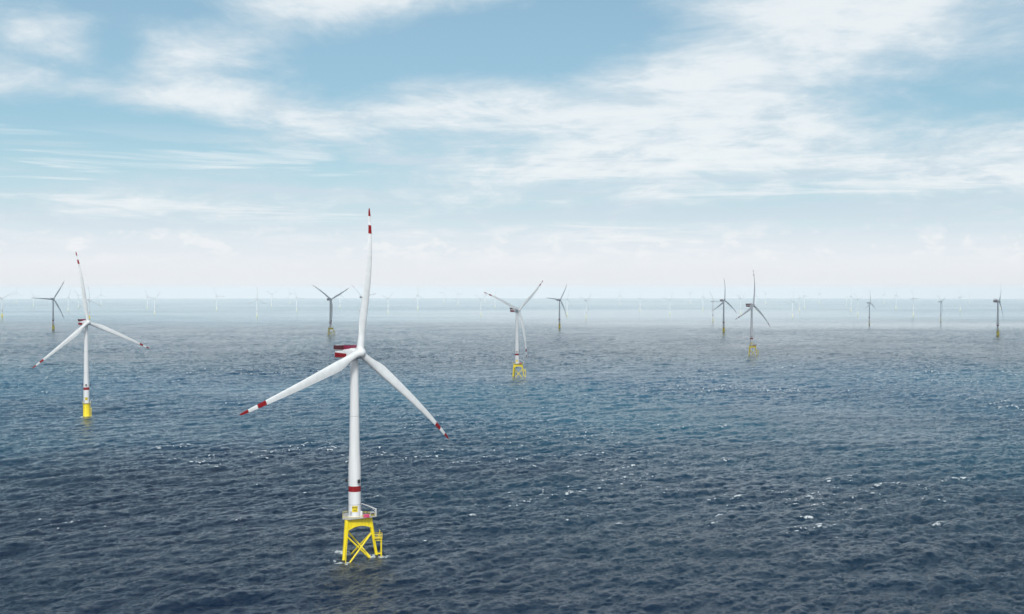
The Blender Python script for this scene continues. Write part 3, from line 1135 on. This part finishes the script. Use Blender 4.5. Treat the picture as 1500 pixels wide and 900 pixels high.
def sea_material():
    m = bpy.data.materials.new('sea_water')
    m.use_nodes = True
    N = NT(m.node_tree)
    b = N.n['Principled BSDF']
    geo = N.node('ShaderNodeNewGeometry')
    P = geo.outputs['Position']
    mp = N.node('ShaderNodeMapping')
    mp.inputs['Rotation'].default_value = (0, 0, -WIND)
    mp.inputs['Scale'].default_value = (1.0, 0.55, 1.0)
    N.l.new(P, mp.inputs[0])
    V = mp.outputs[0]
    big = N.noise(P, 0.0011, 4, 0.55)          # gust fields and slicks, kilometres across
    mp2 = N.node('ShaderNodeMapping')
    mp2.inputs['Scale'].default_value = (0.35, 1.0, 1.0)
    N.l.new(P, mp2.inputs[0])
    slick = N.noise(mp2.outputs[0], 0.00055, 5, 0.55, 0.6)
    sp = N.node('ShaderNodeSeparateXYZ')
    N.l.new(P, sp.inputs[0])
    for cx, cy, sx, sy, wt in ((700, 7600, 1700, 1900, .42), (1700, 4900, 1300, 600, .34), (3200, 7400, 1500, 1100, .20),
                               (-3500, 7500, 1500, 1500, .05), (0, 3500, 7000, 1500, -.30)):
        qx = N.m('DIVIDE', N.m('SUBTRACT', sp.outputs[0], float(cx)), float(sx))
        qy = N.m('DIVIDE', N.m('SUBTRACT', sp.outputs[1], float(cy)), float(sy))
        g = N.m('EXPONENT', N.m('MULTIPLY', N.m('ADD', N.m('MULTIPLY', qx, qx), N.m('MULTIPLY', qy, qy)), -1.0))
        slick = N.m('MULTIPLY_ADD', g, wt, slick)
    b.inputs['IOR'].default_value = 1.333
    # upwelling colour of the water body
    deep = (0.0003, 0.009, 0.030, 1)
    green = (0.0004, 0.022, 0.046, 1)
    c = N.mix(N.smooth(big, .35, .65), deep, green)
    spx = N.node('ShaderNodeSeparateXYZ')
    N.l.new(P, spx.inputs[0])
    far_lit = N.smooth(N.m('ADD', spx.outputs[1], N.m('MULTIPLY', big, 4200.0)), 5200.0, 9500.0)     # far water painted lighter and teal, like sunlit sea
    mid = N.smooth(N.m('ADD', spx.outputs[1], N.m('MULTIPLY', N.m('SUBTRACT', big, .5), 1500.0)), 650.0, 1900.0)      # brightening with distance, put into the water colour as lighter blue
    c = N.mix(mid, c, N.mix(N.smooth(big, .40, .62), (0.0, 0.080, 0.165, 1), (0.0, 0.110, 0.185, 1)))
    c = N.mix(far_lit, c, (0.001, 0.18, 0.25, 1))
    fa = N.node('ShaderNodeAttribute', attribute_name='foam')
    fn = N.noise(P, 1.1, 5, .65)
    fm = N.m('MULTIPLY', fa.outputs['Fac'], N.smooth(fn, .30, .58))
    fm = N.smooth(fm, .08, .50)
    c = N.mix(fm, c, (.72, .78, .80, 1))
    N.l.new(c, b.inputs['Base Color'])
    ro = N.smooth(slick, .40, .62, .09, .08)
    N.l.new(N.m('ADD', ro, N.m('MULTIPLY', fm, .4)), b.inputs['Roughness'])
    # ripples too small for the mesh
    n1 = N.noise(V, 0.55, 4, .62)
    n2 = N.noise(V, 0.13, 4, .6)
    n0 = N.noise(V, 1.7, 3, .6)
    n1 = N.m('SUBTRACT', 1.0, N.m('ABSOLUTE', N.m('MULTIPLY_ADD', n1, 4.0, -2.0)))      # sharp little crests
    gusty = N.smooth(N.noise(P, .0042, 4, .55), .32, .66, .55, 1.35)
    hgt = N.m('ADD', N.m('ADD', N.m('MULTIPLY', n1, .15), N.m('MULTIPLY', n0, .13)), N.m('MULTIPLY', n2, .6))
    hgt = N.m('MULTIPLY', N.m('MULTIPLY', hgt, gusty), N.smooth(slick, .36, .86, 2.1, .06))
    bp = N.node('ShaderNodeBump')
    bp.inputs['Strength'].default_value = 1.0
    bp.inputs['Distance'].default_value = 1.0
    N.l.new(hgt, bp.inputs['Height'])
    N.l.new(bp.outputs[0], b.inputs['Normal'])
    return m


sea_me = build_sea()
sea_me.materials.append(sea_material())
sea = bpy.data.objects.new('water', sea_me)
COL.objects.link(sea)
tag(sea, kind='structure')

# ------------------------------------------------------------------ clouds added out of view overhead, placed to shade the middle distance
def shade_cloud_bank():
    rng = np.random.default_rng(4)
    bm = bmesh.new()
    ALT = 2000.0
    for i in range(190):
        x = rng.uniform(-5200, 5200)
        y1 = 3500 + 420 * math.sin(x / 900.0) + 330 * math.sin(x / 390.0 + 1) + 300 * math.sin(x / 2300.0 + 2)
        y = rng.uniform(450, y1)
        # ragged edges: thin the lobes out toward the rim
        e = min((x + 5200) / 900, (5200 - x) / 900, (y - 450) / 300, (y1 - y) / 700, 1)
        rr = rng.uniform(330, 620) * (.45 + .55 * max(e, 0))
        res = bmesh.ops.create_icosphere(bm, subdivisions=2, radius=1.0)
        ph = rng.uniform(0, 6, 3)
        for v in res['verts']:
            c = v.co.copy()
            k = 1 + .16 * math.sin(c.x * 5 + ph[0]) * math.sin(c.y * 6 + ph[1]) + .10 * math.sin(c.z * 9 + c.x * 7 + ph[2])
            z = c.z * rr * .42 * k
            if z < 0:
                z *= .35
            v.co = Vector((x + c.x * rr * k * 1.2, y + c.y * rr * k, ALT + rng.uniform(-8, 8) + z))
    o = finish(bm, 'shade_cloud', [])
    m = bpy.data.materials.new('shade_cloud_vapour')
    m.use_nodes = True
    N = NT(m.node_tree)
    N.n.clear()
    ou = N.node('ShaderNodeOutputMaterial')
    mx = N.node('ShaderNodeMixShader')
    df = N.node('ShaderNodeBsdfDiffuse')
    tr = N.node('ShaderNodeBsdfTranslucent')
    df.inputs[0].default_value = (.72, .84, .88, 1)
    tr.inputs[0].default_value = (.04, .12, .19, 1)
    mx.inputs[0].default_value = .5
    N.l.new(df.outputs[0], mx.inputs[1])
    N.l.new(tr.outputs[0], mx.inputs[2])
    N.l.new(mx.outputs[0], ou.inputs[0])
    o.data.materials.append(m)
    tag(o, kind='structure')
    return o


shade_cloud_bank()

# ------------------------------------------------------------------ haze
bm = bmesh.new()
box(bm, -47000, 47000, -47000, 47000, -320, 232)
hz = finish(bm, 'haze', [], smooth=False)
hm = bpy.data.materials.new('haze_air')
hm.use_nodes = True
Hn = NT(hm.node_tree)
Hn.n.clear()
ho = Hn.node('ShaderNodeOutputMaterial')
pv_ = Hn.node('ShaderNodeVolumePrincipled')
pv_.inputs['Color'].default_value = (.92, .975, 1.0, 1)
pv_.inputs['Density'].default_value = 2.3e-5
pv_.inputs['Anisotropy'].default_value = -.45
Hn.l.new(pv_.outputs[0], ho.inputs['Volume'])
hz.data.materials.append(hm)
tag(hz, kind='stuff')
